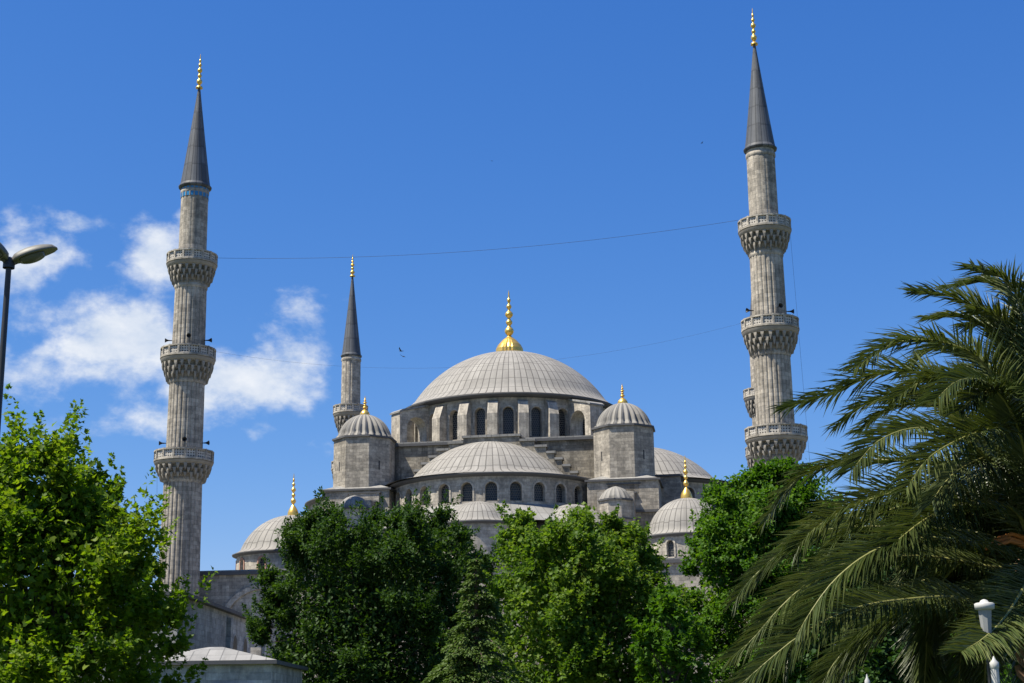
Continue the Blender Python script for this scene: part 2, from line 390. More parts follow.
# lower terrace tier between hall roof and the central block
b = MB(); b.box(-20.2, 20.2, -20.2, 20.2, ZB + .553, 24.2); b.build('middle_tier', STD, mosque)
b = MB(); b.box(-20.5, 20.5, -20.5, 20.5, 24.203, 24.5); b.build('tier_cornice', CORN, mosque)

# --- central block carrying the drum
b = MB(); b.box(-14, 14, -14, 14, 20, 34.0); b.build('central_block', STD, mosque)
b = MB(); b.box(-14.35, 14.35, -14.35, 14.35, 34.003, 34.32); b.box(-14.2, 14.2, -14.2, 14.2, 34.323, 34.5, 1); b.build('block_cornice', [CORN, LEADR], mosque)
# stepped back of each great arch
STEPS = [(3.4, 34.75), (5.2, 34.1), (6.6, 33.3), (7.6, 32.5), (8.5, 31.7), (9.4, 30.85), (10.3, 30.0), (11.2, 29.2)]
def stepped():
    m = MB()
    prev = 0
    for sx in (1, -1):
        prev = 0
        for w, z in STEPS:
            x0, x1 = sorted((sx * prev, sx * w)); y1 = -14.36
            m.box(x0, x1, -15.6, y1, 24.6, z - .28); m.box(x0 - (.16 if sx < 0 else -.004), x1 + (.16 if sx > 0 else -.004), -15.78, y1, z - .277, z, 1)
            prev = w
    return m
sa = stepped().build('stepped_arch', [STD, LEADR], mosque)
for k in (1, 2, 3): dup(sa, mosque, rz=k * PI / 2)

# --- drum with 24 windows and buttress piers
RD = 13.4; NW = 24
d = MB(); P = CYL(RD); bw = 2 * PI * RD / NW
for k in range(NW): d.bay(P, (k) * bw, (k + 1) * bw, 34.5, 40.1, (k + .5) * bw, .66, 34.9, 37.95, .75, 8, 0, 1)
drum = d.build('drum', STL, mosque)
w = MB(); w.pane(P, .5 * bw, .66, 34.9, 37.95, .6, 8); w.archivolt(P, .5 * bw, .68, 34.9, 37.95, .2, .10, 8, 1)
w0 = w.build('window', [LAT, STL], drum)
for k in range(1, NW): dup(w0, drum, rz=k * 2 * PI / NW)
p = MB()
prof = [(13.2, 34.5), (14.75, 34.5), (14.75, 37.6), (14.1, 39.15), (13.2, 39.6)]
p.extrude(prof, (0, 0, 0), (0, -1, 0), (0, 0, 1), (1, 0, 0), -.62, .62)
p0 = p.build('buttress_pier', STL, drum)
for k in range(1, NW):
    if k % 6 != 3: dup(p0, drum, rz=k * 2 * PI / NW)
# flying buttresses on the diagonals
def flying():
    m = MB(); arc = [(15.2 - 1.45 * math.cos(PI * k / 10), 36.7 + 1.45 * math.sin(PI * k / 10)) for k in range(11)]
    pr = [(13.2, 34.5), (13.75, 34.5)] + arc + [(16.65, 34.5), (17.7, 34.5), (17.7, 38.5), (17.3, 38.7), (13.2, 39.75)]
    m.extrude(pr, (0, 0, 0), (0, -1, 0), (0, 0, 1), (1, 0, 0), -1.0, 1.0)
    m.extrude([(13.2, 39.76), (17.32, 38.72), (17.85, 38.46), (17.85, 38.66), (17.4, 38.94), (13.2, 40.0)], (0, 0, 0), (0, -1, 0), (0, 0, 1), (1, 0, 0), -1.15, 1.15, 1)
    return m
f0 = flying().build('flying_buttress', [STL, LEADR], mosque); f0.rotation_euler.z = PI / 4
for k in (1, 2, 3): dup(f0, mosque, rz=PI / 4 + k * PI / 2)
# main dome
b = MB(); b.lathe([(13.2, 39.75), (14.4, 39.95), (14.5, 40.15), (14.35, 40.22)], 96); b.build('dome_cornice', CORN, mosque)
b = MB()
dp = [(14.42, 40.23), (14.1, 40.36), (13.5, 40.75), (12.9, 41.3)] + cap(12.75, 7.1, 26, 41.4)
b.lathe(dp, 144, uvm=(96, 1.75)); dome = b.build('main_dome', LEAD, mosque)
finial_mb(48.38, 8.9, 1.86, gad=22, base=.29, bl=.33).build('finial', GOLD, dome)

# --- four half domes on their window drums
RS = 12.6; CS = (0, -12.0)
def half(parent):
    d = MB(); P = CYL(RS, CS); n = 14; bw = PI * RS / n
    for k in range(n): d.bay(P, (k - 7) * bw, (k - 6) * bw, 24.2, 28.5, (k - 6.5) * bw, .68, 25.5, 27.0, .7, 8, 0, 1)
    wall = d.build('half_dome_wall', STL, parent)
    w = MB(); w.pane(P, 0, .68, 25.5, 27.0, .55, 8); w.archivolt(P, 0, .70, 25.5, 27.0, .2, .08, 8, 1)
    first = None
    for k in range(n):
        if first is None: first = w.build('window', [LAT, STL], wall)
        o = first if k == 0 else first.copy()
        if k: C.objects.link(o); o.parent = wall
        a = (k - 6.5) * PI / n
        o.rotation_euler.z = a
        R = Matrix.Rotation(a, 3, 'Z'); c = Vector((CS[0], CS[1], 0)); o.location = c - R @ c
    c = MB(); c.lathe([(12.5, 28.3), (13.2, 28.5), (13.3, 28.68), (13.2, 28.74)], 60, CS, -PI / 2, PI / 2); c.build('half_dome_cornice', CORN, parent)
    h = MB(); h.lathe([(13.25, 28.745), (12.9, 28.84), (11.2, 29.2), (9.95, 29.65)] + cap(9.6, 4.45, 16, 30.05), 96, (CS[0] - .6, CS[1]), -PI * .56, PI * .56, uvm=(72, 2.0))
    h.build('half_dome', LEAD, parent)
    # three small half domes (exedrae) below
    for (ex, ey, R, z) in ((0, -25.3, 3.9, 22.7), (10.2, -21.0, 4.3, 22.6), (-10.2, -21.0, 4.3, 22.6)):
        e = MB(); e.lathe([(R + .2, ZB), (R + .2, z - .3)], 32, (ex, ey)); e.lathe([(R + .2, z - .3), (R + .6, z - .15), (R + .62, z), (R + .5, z + .05)], 32, (ex, ey), m=1)
        e.build('exedra_wall', [STL, CORN], parent)
        e = MB(); e.lathe([(R + .55, z + .055), (R + .1, z + .3)] + cap(R - .1, 2.2, 10, z + .45), 48, (ex, ey), uvm=(40, 1.6)); e.build('exedra_dome', LEAD, parent)
    r = MB(); r.lathe([(16.3, 22.9), (12.6, 25.2)], 40, CS, -PI / 2, PI / 2, uvm=(90, 2.)); r.build('apron_roof', LEADR, parent)
for k in range(4):
    before = set(C.objects)
    half(mosque)
    if k:
        R = Matrix.Rotation(k * PI / 2, 4, 'Z') @ Matrix.Translation((0, (0, -4.6, 0, -1.8)[k], (0, .6, 0, .1)[k]))
        for o in set(C.objects) - before:
            if o.parent == mosque: o.matrix_local = R @ o.matrix_local

b = MB(); b.box(14.3, 22.4, -13.2, -9, 20, 29.3); b.build('side_wing', STN, mosque)
b = MB(); b.box(14.2, 22.65, -13.45, -8.9, 29.303, 29.55); b.build('wing_cornice', CORN, mosque)
# --- weight turrets at the corners of the central block
def octa(R, c=(0, 0), n=8, off=PI / 8): return [(c[0] + R * math.cos(off + 2 * PI * k / n), c[1] + R * math.sin(off + 2 * PI * k / n)) for k in range(n)]
def turret(x, y):
    m = MB(); m.box(x - 4.1, x + 4.1, y - 4.1, y + 4.1, 15, 27.9); m.prism(octa(3.75, (x, y)), 27.9, 34.5)
    sx, sy = (1 if x > 0 else -1), (1 if y > 0 else -1)
    t = m.build('weight_turret', STN, mosque)
    m = MB(); m.box(x - 4.35, x + 4.35, y - 4.35, y + 4.35, 27.903, 28.15); m.build('base_cornice', CORN, t)
    m = MB(); m.prism(octa(3.98, (x, y)), 34.503, 34.72); m.build('turret_cornice', CORN, t)
    m = MB(); m.lathe([(4.3 * 1.36, 28.153), (3.7, 28.75)], 4, (x, y), off=PI / 4, uvm=(40, 1.5), sm=False); m.build('turret_skirt', LEADR, t)
    m = MB(); G = 24
    rm = lambda a, tt: 1 - .13 * (1 - abs(math.cos(G * a / 2))) * (1 - tt ** 4)
    m.lathe([(3.62, 34.723), (3.50, 35.0)] + [(r * .97, z) for r, z in cap(3.4, 2.75, 14, 35.1)], 192, (x, y), rmod=rm, uvm=(24, 30.)); td = m.build('turret_dome', LEADT, t)
    f = finial_mb(0, 2.5, .62); fo = f.build('finial', GOLD, td); fo.location = (x, y, 37.75)
    # slit windows and a niche
    for ang in (-PI / 4, PI / 4):
        m = MB(); R = 3.75 * math.cos(PI / 8) + .01
        P = lambda s, z, d, ang=ang, R=R: (x + (R - d) * math.sin(ang) + s * math.cos(ang), y - (R - d) * math.cos(ang) + s * math.sin(ang), z)
        m.poly([P(-.09, 30.6, -.005), P(.09, 30.6, -.005), P(.09, 31.7, -.005), P(-.09, 31.7, -.005)])
        m.build('slit_window', DARK, t)
    return t
for x, y in ((16.0, -16.0), (-15.65, -15.65), (14.2, 15.8), (-15.2, 15.8)): turret(x, y)
# small buttress turret stepping down in front of the right weight turret, and its twin
def small_turret(x, y):
    m = MB(); m.box(x - 2.1, x + 2.1, y - .6, y + 4, ZB, 26.4); m.prism(octa(1.95, (x, y)), 17.8, 25.3); m.box(x - 1.0, x + 2.6, y + 1.5, y + 3.4, 26.4, 27.5)
    t = m.build('buttress_turret', STL, mosque)
    m = MB(); m.prism(octa(2.15, (x, y)), 25.303, 25.5); m.build('turret_cornice', CORN, t)
    m = MB(); m.prism(octa(2.05, (x, y)), 23.15, 23.35); m.build('string_course', CORN, t)
    m = MB(); m.box(x - 2.3, x + 2.3, y + 1.2, y + 4.1, 26.403, 26.6); m.build('buttress_coping', CORN, t)
    m = MB(); m.box(x - 1.15, x + 2.8, y + 1.4, y + 3.5, 27.503, 27.65); m.build('buttress_coping', CORN, t)
    m = MB(); rm = lambda a, tt: 1 - .10 * (1 - abs(math.cos(10 * a))) * (1 - tt)
    m.lathe([(2.05, 25.505), (1.95, 25.7), (1.55, 26.3), (1.0, 26.75), (.4, 27.0), (.03, 27.1)], 80, (x, y), rmod=rm, uvm=(20, 20.)); m.build('turret_dome', LEADT, t)
small_turret(15.3, -21.6); small_turret(-15.3, -21.6); 

# --- corner domes of the hall
def corner_dome(x, y, R, zb, h, fin, n=12, seams=40, arch=None):
    z0 = ZB + .56; m = MB(); P = CYL(R * 1.02, (x, y)); bw = 2 * PI * R * 1.02 / n
    for k in range(n): m.bay(P, k * bw, (k + 1) * bw, z0, zb - .25, (k + .5) * bw, .42, z0 + .35, zb - 1.15, .4, 6, 0, 1)
    w = m.build('corner_drum', STL, mosque)
    m = MB(); m.pane(P, .5 * bw, .42, z0 + .35, zb - 1.15, .3, 6); m.archivolt(P, .5 * bw, .43, z0 + .35, zb - 1.15, .18, .08, 8, 1); p0 = m.build('window', [LAT, arch or STL], w)
    for k in range(n):
        o = p0 if k == 0 else p0.copy()
        if k: C.objects.link(o); o.parent = w
        a = k * 2 * PI / n; Rm = Matrix.Rotation(a, 3, 'Z'); c = Vector((x, y, 0)); o.rotation_euler.z = a; o.location = c - Rm @ c
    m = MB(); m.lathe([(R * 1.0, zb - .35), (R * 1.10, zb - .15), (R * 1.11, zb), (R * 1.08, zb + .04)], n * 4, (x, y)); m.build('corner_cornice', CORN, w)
    m = MB(); m.lathe([(R * 1.09, zb + .045), (R * 1.02, zb + .25)] + cap(R * .96, h, 16, zb + .5), 72, (x, y), uvm=(seams, 1.7)); cd = m.build('corner_dome', LEAD, mosque)
    finial_mb(0, fin, .66, base=.28, bl=.48).build('finial', GOLD, cd).location = (x, y, zb + .5 + h - .12)
corner_dome(-23.6, -18.5, 6.35, 20.6, 4.3, 5.2, arch=plain('brick_arch', (.34, .2, .15), .9))
corner_dome(23.35, -23.1, 4.65, 20.85, 3.9, 5.0, n=8)
corner_dome(22.5, 22.5, 5.2, 21.0, 4.3, 5.0); corner_dome(-22.5, 22.5, 5.2, 21.0, 4.3, 5.0)

# ------------------------------------------------------------------ minarets
def balcony(parent, zb, zt, rs, rb, n=16):
    # stalactite corbels under a pierced parapet: zb foot of the corbels, zt top of the rail
    hp = 1.30; zf = zt - hp; m = MB(); T = 3; teeth = 22
    zs = zb + (zf - zb) * .80; rt = rb - .12
    prof = [(rs - .02, zb - .5), (rs + .10, zb - .25)]
    for k in range(T + 1):
        f = k / T; prof.append((rs + .02 + (rt - .50 - rs) * f ** .7, zb + (zs - zb) * f))
    m.lathe(prof + [(rt - .2, zs + .02)], 52, sm=False)
    m.lathe([(rt - .3, zs - .04), (rt - .05, zs), (rt + .04, zs + .1), (rt + .10, zf - .12), (rb + .02, zf - .03)], 48)
    rr_ = random.Random(int(zb * 10))
    for k in range(T):
        f = (k + 1) / T; z1 = zb + (zs - zb) * f; hgt = (zs - zb) / T * 1.5; ro = rs + (rt - .04 - rs) * f ** .6; rin = rs + (rt - .58 - rs) * (k / T) ** .7; w = PI / teeth
        m.lathe([(rin, z1 - .07), (ro - .05, z1 - .07), (ro - .05, z1), (rin, z1)], 52, sm=False)
        for j in range(teeth):
            a = 2 * PI * (j + .5 * (k % 2)) / teeth + rr_.uniform(-.02, .02); hq = hgt * rr_.uniform(.75, 1.2); q = lambda da, r, z: (r * math.cos(a + da), r * math.sin(a + da), z)
            A = [q(-.60 * w, rin, z1 - .07), q(-.48 * w, ro, z1 - .02), q(.48 * w, ro, z1 - .02), q(.60 * w, rin, z1 - .07)]; c_ = q(0, ro - .10, z1 - .1 - hq * .8); d_ = q(0, rin, z1 - hq - .1)
            n_ = [q(-.36 * w, ro, z1 - hq * .40), q(.36 * w, ro, z1 - hq * .40)]
            m.poly([A[1], n_[0], n_[1], A[2]]); m.poly([n_[0], c_, n_[1]]); m.poly([A[0], d_, c_, n_[0], A[1]]); m.poly([A[2], n_[1], c_, d_, A[3]])
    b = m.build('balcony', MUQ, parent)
    m = MB(); m.lathe([(rb - .15, zf - .02), (rb + .06, zf + .05), (rb + .06, zf + .26), (rb - .02, zf + .30)], n * 2, capb=True, sm=False); m.lathe([(rs, zf + .1), (rb - .1, zf + .1)], n)
    m.lathe([(rb - .14, zt - .20), (rb + .06, zt - .17), (rb + .07, zt - .02), (rb - .16, zt)], n * 2, sm=False)
    m.lathe([(rb - .22, zf + .1), (rb - .22, zt - .01)], n, sm=False)
    for j in range(n):
        a = 2 * PI * j / n; R = Matrix.Rotation(a, 2); x = rb - .06
        q = [R @ Vector(v) for v in ((x - .13, -.11), (x + .10, -.11), (x + .10, .11), (x - .13, .11))]; m.prism([tuple(v) for v in q], zf + .27, zt + .03)
    m.build('parapet_rail', STL, b)
    m = MB(); m.lathe([(rb - .05, zf + .28), (rb - .05, zt - .18)], n, sm=False, off=0); m.build('parapet_panel', PRC, b)
    return b
def flutes(n, dep): return lambda a, t: 1 - dep * max(0., 1 - abs(math.cos(n * a / 2)) / .75)
def horn(parent, ang, z, rs):
    m = MB(); m.lathe([(.05, -.05), (.09, .0), (.10, .25), (.16, .45), (.34, .78), (.36, .8), (.30, .74), (.05, .4)], 14)
    m.box(-.06, .06, -.06, .06, -.3, .02)
    o = m.build('loudspeaker', DARK, parent); o.scale = (.75, .75, .75); o.rotation_euler = (PI / 2, 0, ang); o.location = ((rs + .18) * math.sin(ang), -(rs + .18) * math.cos(ang), z)
def minaret(loc, label, segs, bals, capr, zc, zt, zf, tile, horns, rot=0.):
    t = thing('minaret', loc, rot - AL, label, 'minaret', 'minarets around the mosque')
    m = MB()
    m.prism(octa(segs[0][2] * 1.9), 0, 12.0); m.lathe([(segs[0][2] * 1.75, 12.0), (segs[0][2] * 1.02, 14.2)], 16, sm=False)
    for (z0, z1, r0, r1, nf, dp) in segs:
        m.lathe([(r0 + (r1 - r0) * k / 6, z0 + (z1 - z0) * k / 6) for k in range(7)], nf * 10, rmod=flutes(nf, dp), sm=False)
        m.lathe([(r1 + .02, z1 - .9), (r1 + .10, z1 - .75), (r1 + .10, z1 - .45), (r1 + .02, z1 - .35)], 32)
    m.build('shaft', MIN, t)
    for (zb, ztp, rs, rb) in bals: balcony(t, zb, ztp, rs, rb)
    if tile:
        m = MB(); m.lathe([(segs[-1][3] + .05, zc - 1.3), (segs[-1][3] + .05, zc - .15)], 32); m.build('tile_band', TILE, t)
        m = MB()
        for j in range(20):
            a = 2 * PI * j / 20; r = segs[-1][3] + .03; m.poly([((r + .06) * math.cos(a + s), (r + .06) * math.sin(a + s), z) for s, z in ((-.04, zc - 1.35), (.04, zc - 1.35), (.04, zc - .15), (-.04, zc - .15))])
        m.build('tile_frame', MUQ, t)
    m = MB(); m.lathe([(capr * .86, zc - .12), (capr * 1.02, zc), (capr * 1.04, zc + .16), (capr * .95, zc + .34), (capr * .93, zc + .5)], 48, uvm=(16, 9.)); 
    N = 18; m.lathe([(capr * .93 + (.10 - capr * .93) * (k / N) ** .94, zc + .5 + (zt - zc - .5) * k / N) for k in range(N + 1)], 32, uvm=(16, 2.3), sm=False)
    sp = m.build('spire', LEADS, t)
    finial_mb(0, zf - zt + .3, .42, base=.10, bl=.82).build('finial', GOLD, sp).location = (0, 0, zt - .3)
    for a, z, r in horns: horn(t, a, z, r)
    return t
SEG = [(14.0, 28.6, 2.28, 2.12, 26, .055), (30.2, 40.0, 2.05, 1.98, 24, .055), (42.2, 51.3, 1.88, 1.80, 22, .055), (53.4, 62.95, 1.62, 1.56, 16, .02)]
BAL = [(28.2, 31.35, 2.12, 3.28), (39.7, 43.3, 1.98, 3.08), (51.2, 54.65, 1.80, 2.88)]
HN = [(rad(a) + AL, z, r) for z, r in ((32.3, 2.05), (44.3, 1.9)) for a in (-80, 12, 84, 170)]
lm = minaret(mloc(-31.95, -33.0), 'fluted stone minaret with blue tile band under its grey spire, left of the mosque', SEG, BAL, 1.86, 62.9, 76.0, 80.2, True, HN); lm.scale = (.99, .99, .987)
minaret(mloc(33.4, -30.8), 'tall fluted stone minaret without blue tiles, on the right beside the palm', SEG, BAL, 1.80, 63.0, 76.2, 80.5, False, HN[4:], .1)
SEGB = [(14.0, 37.0, 1.9, 1.75, 14, .07), (38.6, 45.2, 1.62, 1.55, 14, .07), (46.2, 55.4, 1.47, 1.42, 14, .05)]
BALB = [(35.2, 39.1, 1.74, 2.72), (44.0, 47.6, 1.55, 2.6)]
minaret(mloc(-28.2, 25), 'slimmer minaret rising behind the left weight turret of the mosque', SEGB, BALB, 1.55, 55.3, 68.4, 71.7, False, [])
minaret(mloc(33.2, 26), 'minaret almost wholly hidden behind the tall right minaret', SEGB, BALB, 1.55, 55.3, 68.4, 71.7, False, [])

# ------------------------------------------------------------------ outbuildings on the left
def winflat(P, c, w, zs, zp, wall):
    m = MB(); m.archivolt(P, c, w, zs, zp, .14, .03, 10, 1); m.pane(P, c, w, zs, zp, -.02, 10); m.build('window', [DARK, PALE], wall)
a = thing('stone_annex', (-22.2, 100, 0), 0, 'long stone outbuilding with two arched windows below the left minaret', 'building')
m = MB(); m.box(-13, 0, 0, 38, 0, 9.75); m.box(.0, .35, 17.0, 17.9, 0, 9.4); m.box(0, .35, 33, 33.8, 0, 9.4); wall = m.build('wall', PALE, a)
m = MB(); m.box(-13.3, .45, -.4, 38.4, 9.753, 10.0); m.build('eave', CORN, a)
m = MB(); A_ = [(-13.3, -.4), (.42, -.4), (.42, 38.4), (-13.3, 38.4)]; T_ = [(-7.5, 6), (-5.4, 6), (-5.4, 32), (-7.5, 32)]
for i in range(4):
    j = (i + 1) % 4; q = [(*A_[i], 10.003), (*A_[j], 10.003), (*T_[j], 11.0), (*T_[i], 11.0)]; L_ = math.dist(A_[i], A_[j])
    m.poly(q, [(0, 0), (L_ / .7, 0), (L_ / .7 * .8, 3), (L_ / .7 * .2, 3)])
m.poly([(*p_, 11.0) for p_ in T_]); m.build('roof', LEADR, a)
P = lambda s, z, d: (.01 - d, s, z)
for c in (20.6, 25.2): winflat(P, c, .85, 5.9, 7.4, wall)
a = thing('lead_roofed_lodge', (-12.75, 80, 0), 0, 'low stone lodge with a pale hipped lead roof at lower left', 'building')
m = MB(); m.box(-7.2, 0, 0, 11.5, 0, 4.55); wall = m.build('wall', PALE, a)
m = MB(); m.box(-7.5, .3, -.3, 11.8, 4.553, 4.75); m.build('eave', CORN, a)
m = MB(); A_ = [(-7.5, -.3), (.3, -.3), (.3, 11.8), (-7.5, 11.8)]; T_ = [(-4.2, 4.2), (-3.4, 4.2), (-3.4, 7), (-4.2, 7)]
for i in range(4):
    j = (i + 1) % 4; L_ = math.dist(A_[i], A_[j]); m.poly([(*A_[i], 4.753), (*A_[j], 4.753), (*T_[j], 5.65), (*T_[i], 5.65)], [(0, 0), (L_ / .8, 0), (L_ / .8 * .6, 2.5), (L_ / .8 * .4, 2.5)])
m.poly([(*p_, 5.65) for p_ in T_]); m.build('roof', LEADR, a)
m = MB(); m.box(-3.0, -.9, -.12, -.003, 1.0, 3.6); m.box(-6.0, -4.0, -.12, -.003, 1.0, 3.6); m.build('wall_panel', STL, a)
m = MB(); m.box(-2.8, -2.2, 9.6, 10.2, 4.7, 5.85); m.build('chimney', STL, a)

# ------------------------------------------------------------------ cables between the minarets
def cable(name, p0, p1, sag, r, label):
    m = MB(); p0 = Vector(p0); p1 = Vector(p1)
    m.tube([p0.lerp(p1, k / 40) - Vector((0, 0, sag * 4 * (k / 40) * (1 - k / 40))) for k in range(41)], r, n=5); tag(m.build(name, DARK), label, 'cable')
cable('festoon_cable', mloc(-30.2, -30.8, 54.2), mloc(30.6, -30.8, 55.0), 1.4, .018, 'thin cable strung between the upper balconies of the two tall minarets')
cable('festoon_cable', mloc(-30.0, -30.8, 43.0), mloc(30.5, -30.8, 43.2), 3.4, .008, 'fainter sagging cable strung lower down, passing the main dome')
cable('lightning_cable', mloc(36.1, -31.5, 54.0), mloc(36.8, -31.5, 24), .0, .012, 'thin vertical wire hanging down the right side of the right minaret')
cable('lightning_cable', mloc(-34.9, -33.5, 30.5), mloc(-34.2, -33.5, 14), 0., .013, 'thin vertical wire hanging beside the lowest balcony of the left minaret')

# ------------------------------------------------------------------ birds
FE = plain('dark_feathers', (.025, .025, .028), .7)
def bird(p, s, yaw, flap, label):
    m = MB(); n = 8
    m.lathe([(.01, -.5), (.05, -.42), (.10, -.25), (.13, 0), (.11, .2), (.07, .32), (.075, .4), (.05, .47), (.01, .54)], n)
    m.v = [(x, z, y) for x, y, z in m.v]; m.f = [f[::-1] for f in m.f]
    m.poly([(-.03, -.4, .02), (.03, -.4, .02), (.11, -.75, .02), (-.11, -.75, .02)])
    for sx in (1, -1):
        a = [(sx * .08, .2, .03), (sx * .55, .34, .03 + flap * .5), (sx * 1.1, .02, .03 + flap), (sx * .6, -.02, flap * .5), (sx * .08, -.18, .02)]
        m.poly(a if sx > 0 else a[::-1]); m.poly([(x, y, z - .02) for x, y, z in (a[::-1] if sx > 0 else a)])
    o = m.build('bird', FE); o.location = p; o.scale = (s, s, s); o.rotation_euler = (rad(8), rad(14), yaw); tag(o, label, 'bird', 'birds in the sky')
bird(at(401, 351, 110), .34, 1.2, .5, 'dark bird with raised wings, upper of the pair left of the main dome')
bird(at(403.5, 356.5, 112), .30, .6, .12, 'dark bird gliding just under another, left of the main dome')
bird(at(492, 161, 190), .24, .3, .3, 'tiny dark bird high above the main dome finial')
bird(at(702, 143, 190), .26, 2.0, .3, 'tiny dark bird high up, left of the right minaret spire')

# ------------------------------------------------------------------ street lamp
LG = plain('lamp_grey', (.05, .05, .052), .45, .3); LS = plain('lamp_shell', (.15, .147, .13), .5, .1); GLS = plain('lamp_lens', (.09, .092, .085), .25, 0, .5)
Ysl = 21.0
top = at(9, 263, Ysl)
lamp = thing('street_lamp', (top.x, top.y, 0), 0, 'double headed grey street lamp at the left edge above the leafy tree', 'street lamp')
m = MB(); m.lathe([(.11, 0), (.10, 1.0), (.065, 1.1), (.04, top.z)], 16); m.lathe([(.085, top.z - .08), (.085, top.z + .05), (.03, top.z + .09)], 14, capt=True); m.build('pole', LG, lamp)
def lamp_head(direction, pitch):
    m = MB(); N = 12; b0 = len(m.v); rows = []
    for k in range(N + 1):
        t = k / N; y = .06 + .66 * t
        w = .155 * (math.sin(PI * min(1, .12 + .80 * t)) ** .6); h = .085 * (math.sin(PI * min(1, .18 + .74 * t)) ** .7)
        if k == 0: w, h = .045, .04
        if k == N: w, h = .03, .012
        row = []
        for j in range(13):
            a = PI * j / 12; row.append((w * math.cos(a), y, h * math.sin(a)))
        rows.append(row); m.v += row
    for k in range(N):
        for j in range(12): m.face((b0 + k * 13 + j, b0 + k * 13 + j + 1, b0 + (k + 1) * 13 + j + 1, b0 + (k + 1) * 13 + j), None, 0, True)
    for k in range(N): m.face((b0 + k * 13, b0 + (k + 1) * 13, b0 + (k + 1) * 13 + 12, b0 + k * 13 + 12), None, 0)
    m.tube([(0, -.02, 0), (0, .12, .01)], .035)
    o = m.build('lamp_head', LS, lamp)
    m = MB(); b0 = 0; N = 10
    for k in range(N + 1):
        t = k / N; y = .16 + .36 * t; w = .115 * math.sin(PI * (.12 + .76 * t)) ** .5; h = .05 * math.sin(PI * (.08 + .84 * t)) ** .5
        for j in range(9): a = PI * j / 8; m.v.append((w * math.cos(a), y, -.004 - h * math.sin(a)))
    for k in range(N):
        for j in range(8): m.face((k * 9 + j, (k + 1) * 9 + j, (k + 1) * 9 + j + 1, k * 9 + j + 1), None, 0, True)
    m.face(list(range(9)), None); m.face([N * 9 + j for j in range(9)][::-1], None); m.build('lens', GLS, o)
    o.location = (0, 0, top.z - .01); o.scale = (1.2, 1.0, 1.7); o.rotation_euler = Matrix.Rotation(direction, 4, 'Z').to_euler(); o.rotation_euler = (Matrix.Rotation(direction, 3, 'Z') @ Matrix.Rotation(pitch, 3, 'X')).to_euler()
lamp_head(rad(-80), rad(21)); lamp_head(rad(136), rad(30))

# ------------------------------------------------------------------ foliage
SIMPLE = (np.array([(0, 0, 0), (.26, .42, .10), (0, 1, -.06), (-.26, .42, .10)], float), [(0, 1, 2), (0, 2, 3)])
MAPLE = (np.array([(0, 0, 0), (.30, .06, .07), (.52, .46, .12), (.22, .50, .05), (0, 1, -.08), (-.22, .50, .05), (-.52, .46, .12), (-.30, .06, .07)], float), [(0, 1, 2, 3, 4), (0, 4, 5, 6, 7)])
BROAD = (np.array([(0, 0, 0), (.30, .25, .09), (.34, .55, .10), (0, 1, -.08), (-.34, .55, .10), (-.30, .25, .09)], float), [(0, 1, 2, 3), (0, 3, 4, 5)])
def leaf_mesh(name, pos, along, nor, size, tpl, mat, parent):
    V, Fc = tpl; n = len(pos)
    y = along / np.linalg.norm(along, axis=1, keepdims=True)
    x = np.cross(y, nor); x /= np.linalg.norm(x, axis=1, keepdims=True) + 1e-9; z = np.cross(x, y)
    P = pos[:, None, :] + size[:, None, None] * (V[None, :, 0:1] * x[:, None] + V[None, :, 1:2] * y[:, None] + V[None, :, 2:3] * z[:, None])
    P = P.reshape(-1, 3); k = len(V)
    me = bpy.data.meshes.new(name); me.vertices.add(len(P)); me.vertices.foreach_set('co', P.astype(np.float32).ravel())
    one = np.concatenate([np.array(f) for f in Fc]); ln = np.array([len(f) for f in Fc])
    loops = (np.arange(n)[:, None] * k + one[None]).ravel(); tot = np.tile(ln, n); st = np.concatenate([[0], np.cumsum(tot)[:-1]])
    me.loops.add(len(loops)); me.loops.foreach_set('vertex_index', loops.astype(np.int32))
    me.polygons.add(len(tot)); me.polygons.foreach_set('loop_start', st.astype(np.int32)); me.polygons.foreach_set('loop_total', tot.astype(np.int32))
    me.update(calc_edges=True); me.materials.append(mat)
    o = bpy.data.objects.new(name, me); C.objects.link(o); o.parent = parent
    return o
BARK = plain('bark', (.085, .065, .05), .95, var=.4, scale=5)
def unit(r, n):
    v = r.normal(size=(n, 3)); return v / np.linalg.norm(v, axis=1, keepdims=True)

